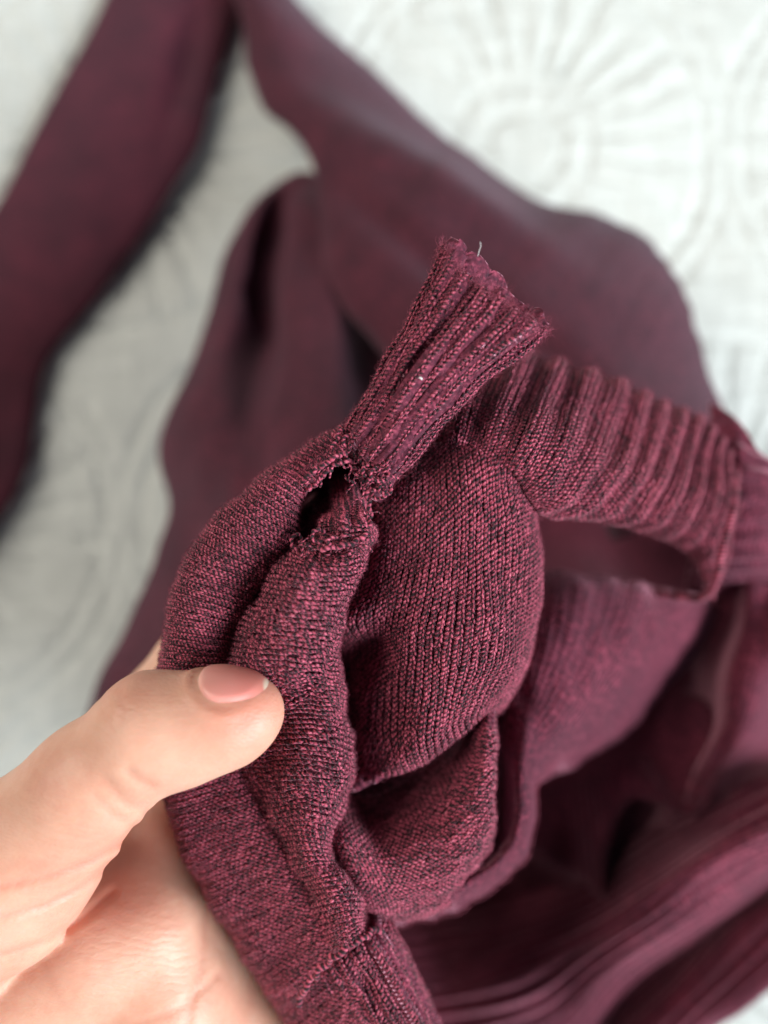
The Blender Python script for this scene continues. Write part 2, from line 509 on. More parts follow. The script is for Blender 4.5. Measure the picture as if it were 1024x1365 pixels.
# ------------------------------------------------------------------ bed
def build_bed():
    def axis(lo, hi, step, ext):
        core = np.arange(lo, hi + step, step)
        out = np.array([0.01, 0.03, 0.08, 0.2, 0.45, ext])
        return np.concatenate([(lo - out)[::-1], core, core[-1] + out])
    x = axis(-0.25, 0.25, 0.0021, 0.9)
    y = axis(-0.31, 0.31, 0.0021, 0.9)
    X, Y = np.meshgrid(x, y)
    # stitched medallions: rings with rays, sitting on an offset lattice
    pit = 0.222
    c0 = W((700, 190, 420))
    gx, gy = (X - c0[0]) / pit, (Y - c0[1]) / (pit * 0.94)
    row = np.round(gy)
    sx = gx - 0.5 * (np.abs(row) % 2)
    cx = np.round(sx)
    lx, ly = (sx - cx) * pit, (gy - row) * pit * 0.94
    r = np.hypot(lx, ly); th = np.arctan2(ly, lx)
    warp = 0.0022 * wob(X * 60, Y * 60, 3) + 0.0009 * wob(X * 260, Y * 260, 4)
    rr = r + warp

    def groove(d, wdt): return np.exp(-(d / wdt) ** 2)
    Z = np.zeros_like(X)
    for R0, dep in ((0.101, 1.0), (0.112, 0.9), (0.037, 0.9), (0.020, 0.7)):
        Z -= dep * 0.0027 * groove(rr - R0, 0.0025) * (0.75 + 0.35 * wob(X * 90, Y * 90, 6))
    nray = 26
    ph = (th / (2 * math.pi) * nray + 0.05 * wob(X * 40, Y * 40, 5)) % 1.0 - 0.5
    arc = ph * 2 * math.pi * r / nray
    inring = 1 / (1 + np.exp(-(rr - 0.040) / 0.0015)) * 1 / (1 + np.exp((rr - 0.098) / 0.0015))
    Z -= 0.0029 * (0.7 + 0.5 * wob(X * 80, Y * 80, 7)) * groove(arc + 0.0012 * wob(X * 150, Y * 150, 8), 0.0022) * inring
    ph2 = (th / (2 * math.pi) * 13) % 1.0 - 0.5
    inn = 1 / (1 + np.exp((rr - 0.035) / 0.0015)) * (rr > 0.02)
    Z -= 0.0012 * groove(ph2 * 2 * math.pi * r / 13, 0.0016) * inn
    # gauze crinkle
    Z += 0.0006 * wob(X * 160, Y * 520, 11, 7, 0.6, 1.4) + 0.0005 * wob(X * 520, Y * 160, 12, 7, 0.6, 1.4)
    Z += 0.0022 * wob(X * 22, Y * 22, 13, 6)
    Z -= Z.mean() + 0.0035
    nv, nu = X.shape
    idx = np.arange(nv * nu).reshape(nv, nu)
    q = np.stack([idx[:-1, :-1], idx[:-1, 1:], idx[1:, 1:], idx[1:, :-1]], -1).reshape(-1, 4)
    me = new_mesh("bedspread", np.stack([X, Y, Z], -1), q)
    o = add_obj("bedspread", me, M_BED)
    tag(o, "white quilted bedspread with stitched rings and rays under the sweater", "bedspread", "structure")


build_bed()

# ------------------------------------------------------------------ sweater
sweater = bpy.data.objects.new("sweater", None)
COL.objects.link(sweater)
sweater.location = (0, 0, 0)
tag(sweater, "burgundy marled knit sweater with a torn neckband seam, held above the bed", "sweater")


def part(surf, name, mat, label=None, sink=0.0, thick=0.0014, step=None):
    o = surf.sheet(name, mat, sweater, sink, thick, step=step or (3 if sink > 0 or name != "hem_rib" else 2))
    if label: o["label"] = label
    return o


def tube_rows(edges, bulge, dback=30, asym=0.0):
    """edges: list of (Lx, Ly, Rx, Ry, d) ; makes a soft flattened tube section for each"""
    rows = []
    for e in edges:
        lx, ly, rx, ry, d = e[:5]
        bl = e[5] if len(e) > 5 else bulge
        row = []
        for a, up in ((0.10, -min(dback, 420 - d)), (0.0, -min(dback, 420 - d) * 0.45), (0.0 + 0.02, 0.0), (0.15, 0.55), (0.35, 0.95), (0.55, 1.0 + asym), (0.78, 0.7), (0.96, 0.08), (1.0, -min(dback, 420 - d) * 0.4), (0.92, -min(dback, 420 - d))):
            dz = up * bl if up > 0 else -up * 0 + up
            row.append((lx + (rx - lx) * a, ly + (ry - ly) * a, d - (up * bl if up > 0 else up)))
        rows.append(row)
    return rows


# --- the sleeve lying far left
def dispA(U, V, X, Y, s):
    return (0.0012 * wob(X / 60, Y / 130, 21) + 0.0005 * wob(X / 28, Y / 60, 22)
            - 0.006 * np.exp(-((X - (250 - (Y - 60) * 0.25)) / 18) ** 2) * np.exp(-((Y - 90) / 80) ** 2))


A = Surf(tube_rows([(180, -90, 345, -60, 414), (140, 0, 318, 20, 414), (97, 80, 294, 95, 414), (60, 150, 270, 185, 414),
                    (22, 228, 228, 258, 414), (-25, 310, 172, 343, 414), (-65, 395, 112, 422, 414), (-105, 480, 63, 485, 414),
                    (-135, 570, 46, 555, 414), (-150, 650, 36, 625, 414), (-175, 730, 0, 695, 414), (-190, 830, -60, 770, 414)], 7, dback=5), dispA)
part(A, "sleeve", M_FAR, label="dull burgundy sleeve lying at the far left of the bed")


# --- the sleeve running from the top to the collar
def dispB(U, V, X, Y, s):
    band = np.exp(-((X - 820) / 130) ** 2) * np.exp(-((Y - 400) / 90) ** 2)
    return (0.0015 * wob(X / 80 + Y / 80, (X - Y) / 140, 31) + 0.0005 * wob((X + Y) / 26, (X - Y) / 90, 33)
            + 0.0007 * band * np.sin((X + 0.55 * Y) / 5.5)
            + 0.006 * np.exp(-((Y - 0.62 * (X - 400) - 130) / 30) ** 2) * np.exp(-((X - 560) / 160) ** 2)
            - 0.006 * np.exp(-((Y - 0.75 * (X - 400) - 215) / 26) ** 2) * np.exp(-((X - 600) / 150) ** 2))


B = Surf(tube_rows([(255, -100, 365, -70, 400, 12), (316, 5, 400, 10, 396, 14), (336, 100, 492, 88, 386, 18), (352, 150, 560, 152, 374, 22),
                    (388, 182, 640, 215, 360, 26), (412, 222, 715, 262, 346, 26), (425, 290, 800, 286, 332, 26), (440, 380, 868, 320, 320, 26),
                    (490, 450, 908, 378, 306, 26), (560, 520, 934, 445, 296, 26), (720, 560, 952, 515, 288, 26), (780, 640, 985, 590, 284, 24),
                    (820, 720, 1040, 660, 284, 20)], 24), dispB)
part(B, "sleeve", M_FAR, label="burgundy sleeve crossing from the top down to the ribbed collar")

# --- the back of the body with hanging folds (left of the tear)
C = Surf([
    [(380, 270, 412), (367, 250, 396), (374, 236, 384), (391, 228, 378), (412, 227, 376), (431, 236, 378), (447, 254, 384), (459, 278, 396), (470, 300, 404)],
    [(335, 330, 412), (318, 305, 390), (328, 285, 368), (350, 272, 360), (376, 272, 366), (405, 268, 354), (442, 280, 356), (470, 315, 383), (510, 350, 388)],
    [(305, 410, 408), (284, 395, 378), (296, 372, 350), (330, 355, 340), (362, 370, 352), (390, 360, 332), (440, 350, 330), (476, 375, 360), (530, 390, 365)],
    [(272, 500, 392), (252, 490, 362), (266, 470, 334), (305, 450, 322), (350, 460, 334), (385, 450, 312), (445, 440, 308), (480, 455, 338), (550, 450, 340)],
    [(232, 600, 373), (214, 590, 343), (236, 565, 313), (285, 550, 297), (335, 560, 295), (385, 545, 285), (450, 530, 285), (490, 550, 313), (560, 540, 318)],
    [(240, 700, 362), (224, 695, 333), (248, 685, 299), (295, 670, 277), (340, 660, 269), (395, 650, 262), (460, 640, 262), (510, 640, 287), (580, 640, 297)],
    [(196, 800, 355), (186, 795, 325), (212, 785, 295), (262, 780, 271), (320, 770, 257), (390, 760, 253), (460, 750, 253), (520, 740, 273), (590, 740, 288)],
    [(140, 925, 348), (129, 918, 318), (165, 905, 292), (230, 900, 270), (310, 890, 258), (390, 880, 254), (460, 870, 255), (530, 860, 270), (600, 850, 285)],
    [(100, 1080, 352), (92, 1070, 325), (140, 1055, 300), (220, 1050, 280), (310, 1040, 270), (400, 1030, 266), (470, 1020, 268), (540, 1010, 280), (610, 1000, 290)],
    [(120, 1260, 360), (112, 1250, 335), (160, 1240, 310), (240, 1230, 295), (330, 1220, 285), (420, 1210, 280), (490, 1200, 282), (560, 1190, 290), (640, 1180, 296)],
], lambda U, V, X, Y, s: 0.0012 * wob(X / 40, Y / 90, 41) - 0.012 * np.exp(-((X - (366 - 0.10 * (Y - 300) - 12 * np.sin((Y - 270) / 55))) / 13) ** 2) * np.exp(-((Y - 360) / 95) ** 2) - 0.008 * np.exp(-((X - 335 + 0.35 * (Y - 350)) / 12) ** 2) * np.exp(-((Y - 340) / 45) ** 2) + 0.0008 * wob(X / 14, Y / 40, 42))
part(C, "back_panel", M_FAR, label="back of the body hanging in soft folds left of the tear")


# --- dark inside of the body at lower right
def dispL(U, V, X, Y, s):
    def ridge(pts, w, hgt):
        p = np.array(pts, float)
        best = np.full(X.shape, 1e9)
        for a, b in zip(p[:-1], p[1:]):
            ab = b - a
            t = np.clip(((X - a[0]) * ab[0] + (Y - a[1]) * ab[1]) / (ab @ ab), 0, 1)
            best = np.minimum(best, np.hypot(X - a[0] - t * ab[0], Y - a[1] - t * ab[1]))
        return hgt * np.exp(-(best / w) ** 2)
    return (ridge([(785, 1130), (786, 1085), (800, 1040), (818, 1018), (840, 1020), (862, 1032), (885, 1032), (900, 1018), (910, 985), (912, 940)], 15, 0.017)
            + ridge([(735, 1120), (770, 1150), (800, 1165)], 26, 0.006)
            + 0.003 * wob(X / 60, Y / 60, 51))


L = Surf([
    [(470, 560, 320), (600, 600, 330), (700, 650, 345), (800, 680, 345), (900, 690, 335), (1000, 690, 320), (1100, 690, 310)],
    [(470, 700, 310), (600, 720, 318), (700, 740, 325), (800, 760, 322), (900, 780, 312), (1000, 780, 295), (1100, 780, 288)],
    [(480, 850, 296), (600, 850, 294), (700, 870, 280), (800, 880, 272), (900, 880, 275), (1000, 880, 280), (1100, 870, 280)],
    [(490, 980, 298), (600, 980, 292), (700, 990, 270), (800, 990, 264), (900, 980, 268), (1000, 970, 276), (1100, 960, 280)],
    [(500, 1100, 310), (600, 1100, 300), (700, 1100, 282), (800, 1090, 276), (900, 1060, 282), (1000, 1030, 292), (1100, 1020, 294)],
    [(500, 1200, 320), (600, 1200, 314), (700, 1200, 308), (800, 1180, 304), (900, 1130, 302), (1000, 1090, 306), (1100, 1070, 306)],
    [(500, 1330, 332), (600, 1330, 330), (700, 1320, 328), (800, 1290, 326), (900, 1210, 326), (1000, 1150, 326), (1100, 1120, 326)],
], dispL)
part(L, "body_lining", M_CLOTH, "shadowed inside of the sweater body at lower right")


# --- ribbed hem sweeping round the lower right
def dispN(U, V, X, Y, s):
    q = U * 0 + V * s.LV * 1000
    return (0.0024 * np.sin(q * 2 * math.pi / 6.6 + 0.8 * wob(X / 160, Y / 160, 61)) * (0.6 + 0.4 * wob(X / 90, Y / 90, 62))
            + 0.0018 * wob(X / 90, Y / 40, 63))


N_ = Surf([
    [(440, 1165, 296), (500, 1190, 298), (600, 1180, 302), (700, 1160, 316), (800, 1120, 310), (900, 1060, 300), (1000, 1005, 292), (1090, 965, 286)],
    [(440, 1220, 291), (510, 1230, 291), (600, 1225, 293), (700, 1208, 302), (785, 1175, 294), (862, 1120, 280), (950, 1068, 268), (1090, 1015, 262)],
    [(450, 1270, 285), (520, 1280, 283), (605, 1275, 285), (700, 1255, 286), (790, 1212, 273), (866, 1158, 257), (950, 1102, 249), (1090, 1052, 245)],
    [(460, 1330, 280), (530, 1338, 277), (612, 1330, 277), (705, 1306, 262), (785, 1258, 246), (858, 1210, 232), (945, 1145, 224), (1090, 1082, 221)],
    [(470, 1390, 280), (545, 1395, 277), (640, 1385, 274), (735, 1352, 266), (800, 1297, 252), (868, 1244, 240), (958, 1180, 235), (1090, 1112, 234)],
    [(500, 1440, 288), (580, 1440, 284), (680, 1425, 276), (762, 1375, 278), (818, 1310, 268), (882, 1256, 262), (970, 1195, 260), (1090, 1130, 260)],
    [(540, 1480, 300), (620, 1480, 298), (710, 1460, 304), (790, 1405, 300), (850, 1338, 296), (912, 1282, 293), (990, 1222, 290), (1090, 1155, 288)],
    [(570, 1510, 306), (660, 1505, 302), (750, 1480, 283), (826, 1420, 278), (885, 1358, 274), (945, 1300, 271), (1012, 1238, 268), (1090, 1178, 266)],
    [(590, 1530, 318), (690, 1525, 312), (785, 1500, 281), (858, 1440, 275), (918, 1370, 271), (972, 1324, 268), (1034, 1266, 265), (1095, 1208, 263)],
    [(580, 1520, 360), (680, 1515, 358), (770, 1490, 336), (845, 1430, 334), (905, 1362, 332), (960, 1315, 330), (1022, 1255, 328), (1090, 1200, 326)],
], dispN, NU=140, NV=420)
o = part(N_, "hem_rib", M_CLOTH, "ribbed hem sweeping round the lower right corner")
fuzz(N_, o, M_FUZZ, 9000, 0.8, 2.2, wid=0.06, v0=0.22, v1=0.62, u0=0.25, lift=0.0)
fuzz(N_, o, M_FUZZ, 3000, 0.8, 2.2, wid=0.06, v0=0.80, v1=0.94, u0=0.25, lift=0.0, name="edge_fuzz")

# --- fold rim at the right frame edge
Mr = Surf([
    [(930, 770, 268), (975, 770, 250), (1005, 775, 236), (1030, 780, 234), (1080, 790, 240), (1130, 800, 250)],
    [(930, 860, 268), (968, 860, 252), (992, 862, 236), (1015, 868, 232), (1070, 880, 240), (1130, 890, 252)],
    [(915, 940, 270), (952, 935, 256), (978, 935, 238), (998, 945, 235), (1040, 965, 250), (1100, 980, 262)],
    [(890, 1010, 274), (925, 1000, 260), (950, 1000, 243), (966, 1010, 242), (995, 1030, 258), (1060, 1040, 270)],
    [(870, 1070, 280), (897, 1062, 266), (917, 1062, 252), (930, 1070, 252), (955, 1080, 264), (1020, 1080, 276)],
    [(850, 1110, 290), (875, 1100, 278), (890, 1100, 268), (902, 1105, 268), (930, 1110, 276), (990, 1110, 288)],
], lambda U, V, X, Y, s: 0.0012 * wob(X / 20, Y / 50, 71) + 0.0035 * wob(X / 60, Y / 38, 72))
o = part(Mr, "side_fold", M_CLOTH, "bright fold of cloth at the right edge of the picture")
fuzz(Mr, o, M_FUZZ, 3500, 0.8, 2.2, wid=0.05, u0=0.2, u1=0.75, lift=0.0)

# --- lit inner cloth right of the centre, running into a rolled lip
K = Surf([
    [(640, 790, 266), (690, 795, 258), (760, 802, 258), (840, 812, 260), (905, 826, 264), (940, 838, 274), (965, 855, 290)],
    [(640, 752, 238), (690, 757, 224), (765, 764, 217), (845, 775, 222), (902, 790, 231), (940, 806, 247), (962, 832, 276)],
    [(640, 850, 214), (690, 852, 199), (750, 853, 198), (815, 858, 204), (862, 866, 213), (892, 880, 232), (905, 905, 265)],
    [(640, 925, 208), (682, 922, 194), (725, 924, 192), (770, 930, 197), (805, 940, 206), (825, 955, 224), (830, 980, 255)],
    [(650, 985, 204), (678, 980, 191), (702, 982, 187), (727, 988, 191), (748, 998, 200), (756, 1010, 216), (752, 1030, 245)],
    [(655, 1035, 202), (678, 1032, 189), (694, 1032, 184), (706, 1034, 186), (715, 1040, 193), (716, 1046, 206), (708, 1055, 230)],
    [(655, 1085, 202), (677, 1085, 189), (692, 1085, 183), (703, 1086, 184), (711, 1090, 191), (711, 1095, 204), (703, 1100, 226)],
    [(645, 1120, 200), (664, 1126, 189), (678, 1130, 183), (689, 1135, 184), (696, 1142, 190), (695, 1149, 203), (686, 1152, 224)],
    [(612, 1142, 198), (628, 1154, 188), (640, 1164, 182), (648, 1173, 183), (652, 1182, 189), (650, 1190, 202), (640, 1192, 222)],
    [(560, 1165, 194), (570, 1180, 185), (578, 1194, 179), (583, 1205, 180), (585, 1214, 186), (582, 1222, 199), (574, 1222, 220)],
    [(500, 1175, 190), (508, 1190, 182), (515, 1205, 176), (520, 1216, 177), (523, 1225, 184), (520, 1232, 197), (512, 1230, 218)],
], lambda U, V, X, Y, s: 0.0007 * wob(X / 16, Y / 22, 81) + 0.0012 * wob(X / 45, Y / 45, 82) * (Y < 1000), NU=200, NV=340)
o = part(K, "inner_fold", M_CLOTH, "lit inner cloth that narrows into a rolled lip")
fuzz(K, o, M_FUZZ, 6000, 0.5, 1.8, u0=0.15, u1=0.9, v0=0.3)

# --- folded pocket below the centre
J = Surf([
    [(420, 1030, 196), (455, 1040, 192), (500, 1030, 194), (560, 1005, 196), (620, 965, 194), (655, 935, 190), (665, 930, 196), (650, 940, 212)],
    [(415, 1065, 188), (442, 1070, 178), (492, 1085, 186), (552, 1058, 188), (612, 1008, 184), (648, 955, 174), (658, 952, 180), (645, 960, 205)],
    [(420, 1090, 184), (447, 1095, 170), (500, 1115, 175), (560, 1092, 176), (622, 1042, 172), (652, 998, 170), (659, 997, 177), (645, 1000, 202)],
    [(430, 1120, 182), (457, 1122, 167), (510, 1147, 169), (572, 1127, 170), (626, 1087, 169), (652, 1057, 170), (658, 1058, 178), (645, 1060, 202)],
    [(445, 1160, 182), (470, 1160, 167), (525, 1180, 168), (582, 1162, 170), (630, 1127, 171), (651, 1103, 173), (657, 1106, 181), (645, 1108, 202)],
    [(460, 1195, 184), (484, 1192, 169), (530, 1204, 171), (580, 1192, 174), (622, 1158, 178), (645, 1136, 181), (652, 1140, 188), (642, 1142, 206)],
    [(468, 1215, 188), (490, 1213, 175), (530, 1222, 177), (580, 1212, 181), (622, 1180, 186), (648, 1152, 190), (654, 1152, 196), (645, 1152, 212)],
    [(470, 1212, 210), (492, 1210, 204), (530, 1214, 206), (574, 1204, 210), (612, 1170, 214), (640, 1148, 216), (645, 1146, 218), (640, 1146, 222)],
], lambda U, V, X, Y, s: 0.0004 * wob(X / 14, Y / 22, 91) + 0.0003 * np.sin((Y + 0.15 * X) / 3.3) * np.exp(-((X - 610) / 60) ** 2) * (Y > 1040))
o = part(J, "front_fold", M_NEAR, "folded pocket of cloth below the smooth centre", sink=0.0007)
knit(J, o, M_YARN, 1.7, 1.1, 'u', 0.36, v0=0.08, v1=0.88, sides=4)
fuzz(J, o, M_FUZZ, 9000, 0.5, 2.0)


# --- smooth centre panel with clear V stitches
def dispE(U, V, X, Y, s):
    return (0.0005 * wob(X / 16, Y / 26, 101) + 0.0012 * wob(X / 50, Y / 60, 102)
            + 0.0022 * np.exp(-((Y - 835 + 0.45 * (X - 450)) / 16) ** 2) * np.exp(-((X - 470) / 45) ** 2)
            - 0.004 * np.exp(-((Y - 885 + 0.3 * (X - 450)) / 30) ** 2) * np.exp(-((X - 480) / 40) ** 2))


E = Surf([
    [(470, 570, 184), (500, 575, 178), (545, 585, 173), (595, 585, 170), (640, 582, 168), (675, 600, 168), (702, 625, 172), (716, 650, 182), (700, 655, 200)],
    [(462, 640, 180), (495, 640, 173), (545, 640, 168), (600, 635, 165), (645, 632, 164), (680, 645, 166), (706, 668, 172), (716, 690, 182), (700, 692, 200)],
    [(458, 710, 178), (492, 712, 170), (540, 712, 165), (600, 708, 162), (650, 705, 162), (690, 712, 165), (714, 728, 172), (719, 738, 184), (703, 738, 204)],
    [(446, 780, 178), (482, 784, 168), (530, 785, 163), (595, 782, 160), (650, 780, 161), (690, 785, 165), (713, 795, 173), (716, 802, 186), (700, 800, 206)],
    [(432, 845, 182), (462, 850, 172), (515, 850, 165), (585, 846, 160), (645, 842, 161), (682, 846, 166), (703, 855, 174), (707, 862, 188), (692, 862, 206)],
    [(432, 910, 190), (464, 912, 181), (512, 910, 170), (580, 904, 161), (638, 895, 162), (672, 896, 167), (690, 902, 176), (694, 908, 190), (680, 908, 206)],
    [(436, 970, 192), (466, 972, 184), (512, 968, 173), (575, 958, 163), (625, 942, 163), (655, 932, 168), (670, 934, 177), (675, 938, 190), (662, 938, 206)],
    [(440, 1020, 190), (468, 1024, 180), (515, 1014, 172), (572, 990, 165), (618, 966, 166), (648, 948, 171), (661, 944, 179), (668, 946, 190), (656, 944, 206)],
    [(446, 1040, 188), (470, 1046, 178), (518, 1030, 172), (574, 1003, 168), (620, 977, 169), (648, 955, 175), (660, 948, 182), (666, 948, 192), (654, 946, 206)],
    [(450, 1036, 198), (476, 1040, 192), (520, 1026, 190), (574, 999, 188), (618, 973, 188), (644, 952, 190), (656, 946, 194), (662, 946, 200), (652, 944, 208)],
], dispE, NU=240, NV=300)
o = part(E, "front_panel", M_NEAR, "smooth centre of the body with clear V stitches", sink=0.0007)
knit(E, o, M_YARN, 1.72, 1.08, 'v', 0.312, u0=0.02, rings=5, sides=5)
fuzz(E, o, M_FUZZ, 9000, 0.4, 2.0, wid=0.03)


# --- ribbed collar
def dispG(U, V, X, Y, s):
    q = U * 16.0
    prof = np.cos(2 * math.pi * q)
    prof = np.sign(prof) * np.abs(prof) ** 0.85
    fade = np.clip(V * 5, 0.15, 1)
    amp = 0.0008 + 0.0003 * wob(U * 14, V * 2, 112)
    return amp * prof * fade + 0.001 * wob(X / 40, Y / 40, 111)


G = Surf([
    [(530, 640, 182), (590, 612, 170), (640, 608, 166), (680, 630, 166), (704, 668, 170), (722, 690, 177), (790, 697, 188), (860, 708, 200), (920, 748, 214), (945, 795, 220), (946, 800, 232)],
    [(540, 600, 180), (600, 580, 168), (650, 578, 164), (694, 600, 163), (735, 648, 166), (770, 678, 173), (830, 688, 182), (890, 698, 192), (940, 730, 206), (953, 765, 214), (956, 772, 228)],
    [(555, 550, 184), (612, 540, 172), (664, 540, 168), (712, 560, 167), (758, 605, 169), (805, 640, 174), (858, 655, 182), (912, 668, 192), (956, 695, 204), (966, 715, 212), (972, 720, 228)],
    [(575, 515, 192), (630, 505, 180), (680, 505, 176), (728, 520, 176), (778, 555, 178), (832, 590, 183), (880, 605, 190), (928, 620, 199), (966, 650, 208), (975, 665, 214), (984, 668, 230)],
    [(600, 490, 202), (645, 482, 192), (694, 476, 188), (742, 488, 188), (795, 508, 190), (850, 530, 194), (896, 552, 201), (938, 575, 208), (972, 605, 216), (982, 625, 220), (994, 628, 234)],
    [(605, 488, 216), (650, 480, 208), (698, 474, 204), (746, 485, 204), (800, 505, 206), (854, 526, 210), (900, 548, 216), (942, 570, 222), (976, 600, 230), (986, 620, 234), (998, 624, 244)],
], dispG, NU=520, NV=200)
o = part(G, "collar_rib", M_NEAR, "ribbed collar curving away to the right", sink=0.0007, thick=0.0016)
knit(G, o, M_YARN, 1.6, 1.15, 'v', 0.34, sides=4)
fuzz(G, o, M_FUZZ, 11000, 0.5, 2.2)
fuzz(G, o, M_FUZZ, 2600, 1.0, 3.5, v0=0.86, v1=1.0, wid=0.03, name="edge_fuzz")


def dispG2(U, V, X, Y, s):
    return 0.0007 * np.cos((V * s.LV + U * s.LU * 0.35) * 1000 * 2 * math.pi / 6.5) + 0.001 * wob(X / 40, Y / 40, 121)


G2 = Surf([
    [(950, 540, 237), (985, 560, 227), (1005, 590, 223), (1040, 620, 225), (1100, 640, 237)],
    [(940, 600, 233), (985, 612, 219), (1012, 630, 219), (1045, 655, 223), (1100, 680, 237)],
    [(935, 660, 233), (980, 672, 221), (1010, 680, 222), (1045, 700, 227), (1100, 725, 239)],
    [(925, 720, 237), (970, 735, 227), (1005, 740, 227), (1045, 755, 233), (1100, 770, 252)],
    [(915, 775, 252), (960, 785, 246), (1000, 790, 248), (1045, 800, 252), (1100, 815, 262)],
    [(915, 800, 269), (960, 805, 266), (1000, 808, 266), (1045, 820, 270), (1100, 835, 278)],
], dispG2)
o = part(G2, "collar_rib", M_CLOTH, "shadowed end of the ribbed collar folding back at the right")

# rolled edge of the collar seam
def cord(pts, r, name, parent, mat=None, wiggle=0.0, label=None, n=40):
    C_ = W(np.array(pts, float))
    k = np.concatenate([[0], np.cumsum(np.linalg.norm(np.diff(C_, axis=0), axis=1))]); k /= k[-1]
    P = hermite(k, C_, np.linspace(0, 1, n))
    if wiggle:
        ph = rng.uniform(0, 6, 3)
        s = np.linspace(0, 40, n)
        P = P + wiggle * np.stack([np.sin(s + ph[0]), np.sin(s * 1.3 + ph[1]), np.sin(s * 0.8 + ph[2])], -1)
    R = np.full((1, n), r * 0.001) * (0.85 + 0.15 * np.sin(np.linspace(0, 60, n)))
    R[0, 0] *= 0.3; R[0, -1] *= 0.3
    up = np.tile(np.array([0.0, 0.2, 1.0]), (1, n, 1))
    ob = tubes(P[None], R, up, name, mat or M_YARN, parent, sides=8)
    if label: ob["label"] = label
    return ob


cord([(982, 632, 212), (977, 680, 206), (964, 730, 205), (948, 788, 210), (935, 797, 214), (905, 795, 219), (872, 790, 225)], 1.2, "seam_roll", sweater,
     label="rolled pale pink seam edge at the end of the collar", n=80)

# small pale tag in the gap under the collar
tg = Surf([[(760, 694, 214), (800, 700, 216), (845, 712, 218), (878, 728, 220)],
           [(765, 700, 215), (805, 706, 217), (850, 722, 219), (884, 738, 221)],
           [(770, 706, 222), (808, 714, 224), (855, 732, 226), (888, 748, 227)]], None, 40, 20)


# --- rolled band at the left of the tear, down past the thumb
def dispD1(U, V, X, Y, s):
    q = V * s.LV * 1000
    return 0.00012 * np.sin(q * 2 * math.pi / 3.6 + wob(X / 60, Y / 60, 131)) + 0.0005 * wob(X / 30, Y / 30, 132)


D1 = Surf([
    [(500, 600, 190), (478, 585, 180), (460, 568, 168), (458, 570, 161.8), (466, 582, 161.8), (474, 596, 162), (480, 606, 172)],
    [(455, 620, 190), (432, 605, 180), (416, 591, 169), (418, 594, 162.8), (429, 601, 161.8), (440, 610, 161), (446, 616, 170)],
    [(415, 650, 192), (386, 635, 182), (369, 620, 170), (374, 625, 161.8), (389, 634, 159.8), (402, 645, 160), (408, 651, 170)],
    [(370, 690, 194), (336, 675, 184), (317, 662, 171), (323, 668, 160.8), (350, 686, 157.8), (384, 704, 159), (398, 716, 170)],
    [(325, 735, 194), (288, 725, 184), (267, 715, 171), (275, 720, 160.8), (312, 738, 156.8), (350, 755, 160), (372, 768, 170)],
    [(285, 790, 195), (254, 782, 184), (235, 775, 171), (244, 780, 160.8), (282, 793, 157.8), (315, 803, 161), (338, 812, 170)],
    [(265, 850, 196), (235, 846, 185), (219, 842, 172), (228, 844, 161.8), (262, 850, 158.8), (293, 856, 162), (318, 860, 171)],
    [(250, 905, 198), (226, 905, 187), (211, 902, 174), (220, 903, 163.8), (252, 905, 161.8), (286, 905, 165), (310, 905, 174)],
    [(250, 975, 200), (222, 978, 190), (206, 975, 177), (216, 975, 167.8), (250, 972, 166.8), (290, 968, 168), (320, 965, 176)],
    [(262, 1045, 202), (232, 1052, 192), (216, 1052, 180), (226, 1050, 171.8), (264, 1040, 169.8), (305, 1030, 169), (335, 1025, 176)],
    [(290, 1115, 204), (258, 1128, 194), (242, 1130, 182), (253, 1126, 173.8), (295, 1110, 170.8), (340, 1095, 169), (370, 1085, 176)],
    [(335, 1190, 206), (302, 1205, 196), (285, 1208, 184), (297, 1204, 175.8), (340, 1184, 171.8), (386, 1165, 169), (415, 1155, 176)],
    [(385, 1270, 208), (352, 1288, 198), (335, 1291, 186), (347, 1287, 177.8), (386, 1262, 172.8), (428, 1238, 169), (455, 1225, 176)],
    [(435, 1350, 210), (405, 1370, 200), (388, 1373, 188), (400, 1368, 179.8), (436, 1340, 173.8), (470, 1312, 170), (500, 1298, 178)],
    [(490, 1440, 214), (465, 1460, 204), (448, 1462, 191), (460, 1457, 182.8), (492, 1425, 176.8), (522, 1395, 173), (545, 1385, 182)],
    [(545, 1530, 236), (522, 1548, 228), (506, 1550, 216), (518, 1545, 208), (548, 1512, 200), (576, 1482, 196), (596, 1472, 204)],
    [(585, 1590, 290), (566, 1606, 284), (552, 1608, 276), (562, 1603, 270), (590, 1574, 264), (614, 1550, 262), (632, 1540, 268)],
], dispD1, NU=160, NV=420)
o = part(D1, "front_band", M_NEAR, "folded edge band of the body above and below the thumb", sink=0.0007)
knit(D1, o, M_YARN, 1.65, 1.15, 'u', 0.30, u0=0.36, v1=0.82, sides=4)
fuzz(D1, o, M_FUZZ, 15000, 0.5, 2.0, u0=0.3, v1=0.86)


# --- puffy seam fold right of the band
def dispD2(U, V, X, Y, s):
    return 0.0007 * wob(X / 22, Y / 26, 141) + 0.0003 * wob(X / 9, Y / 11, 142)


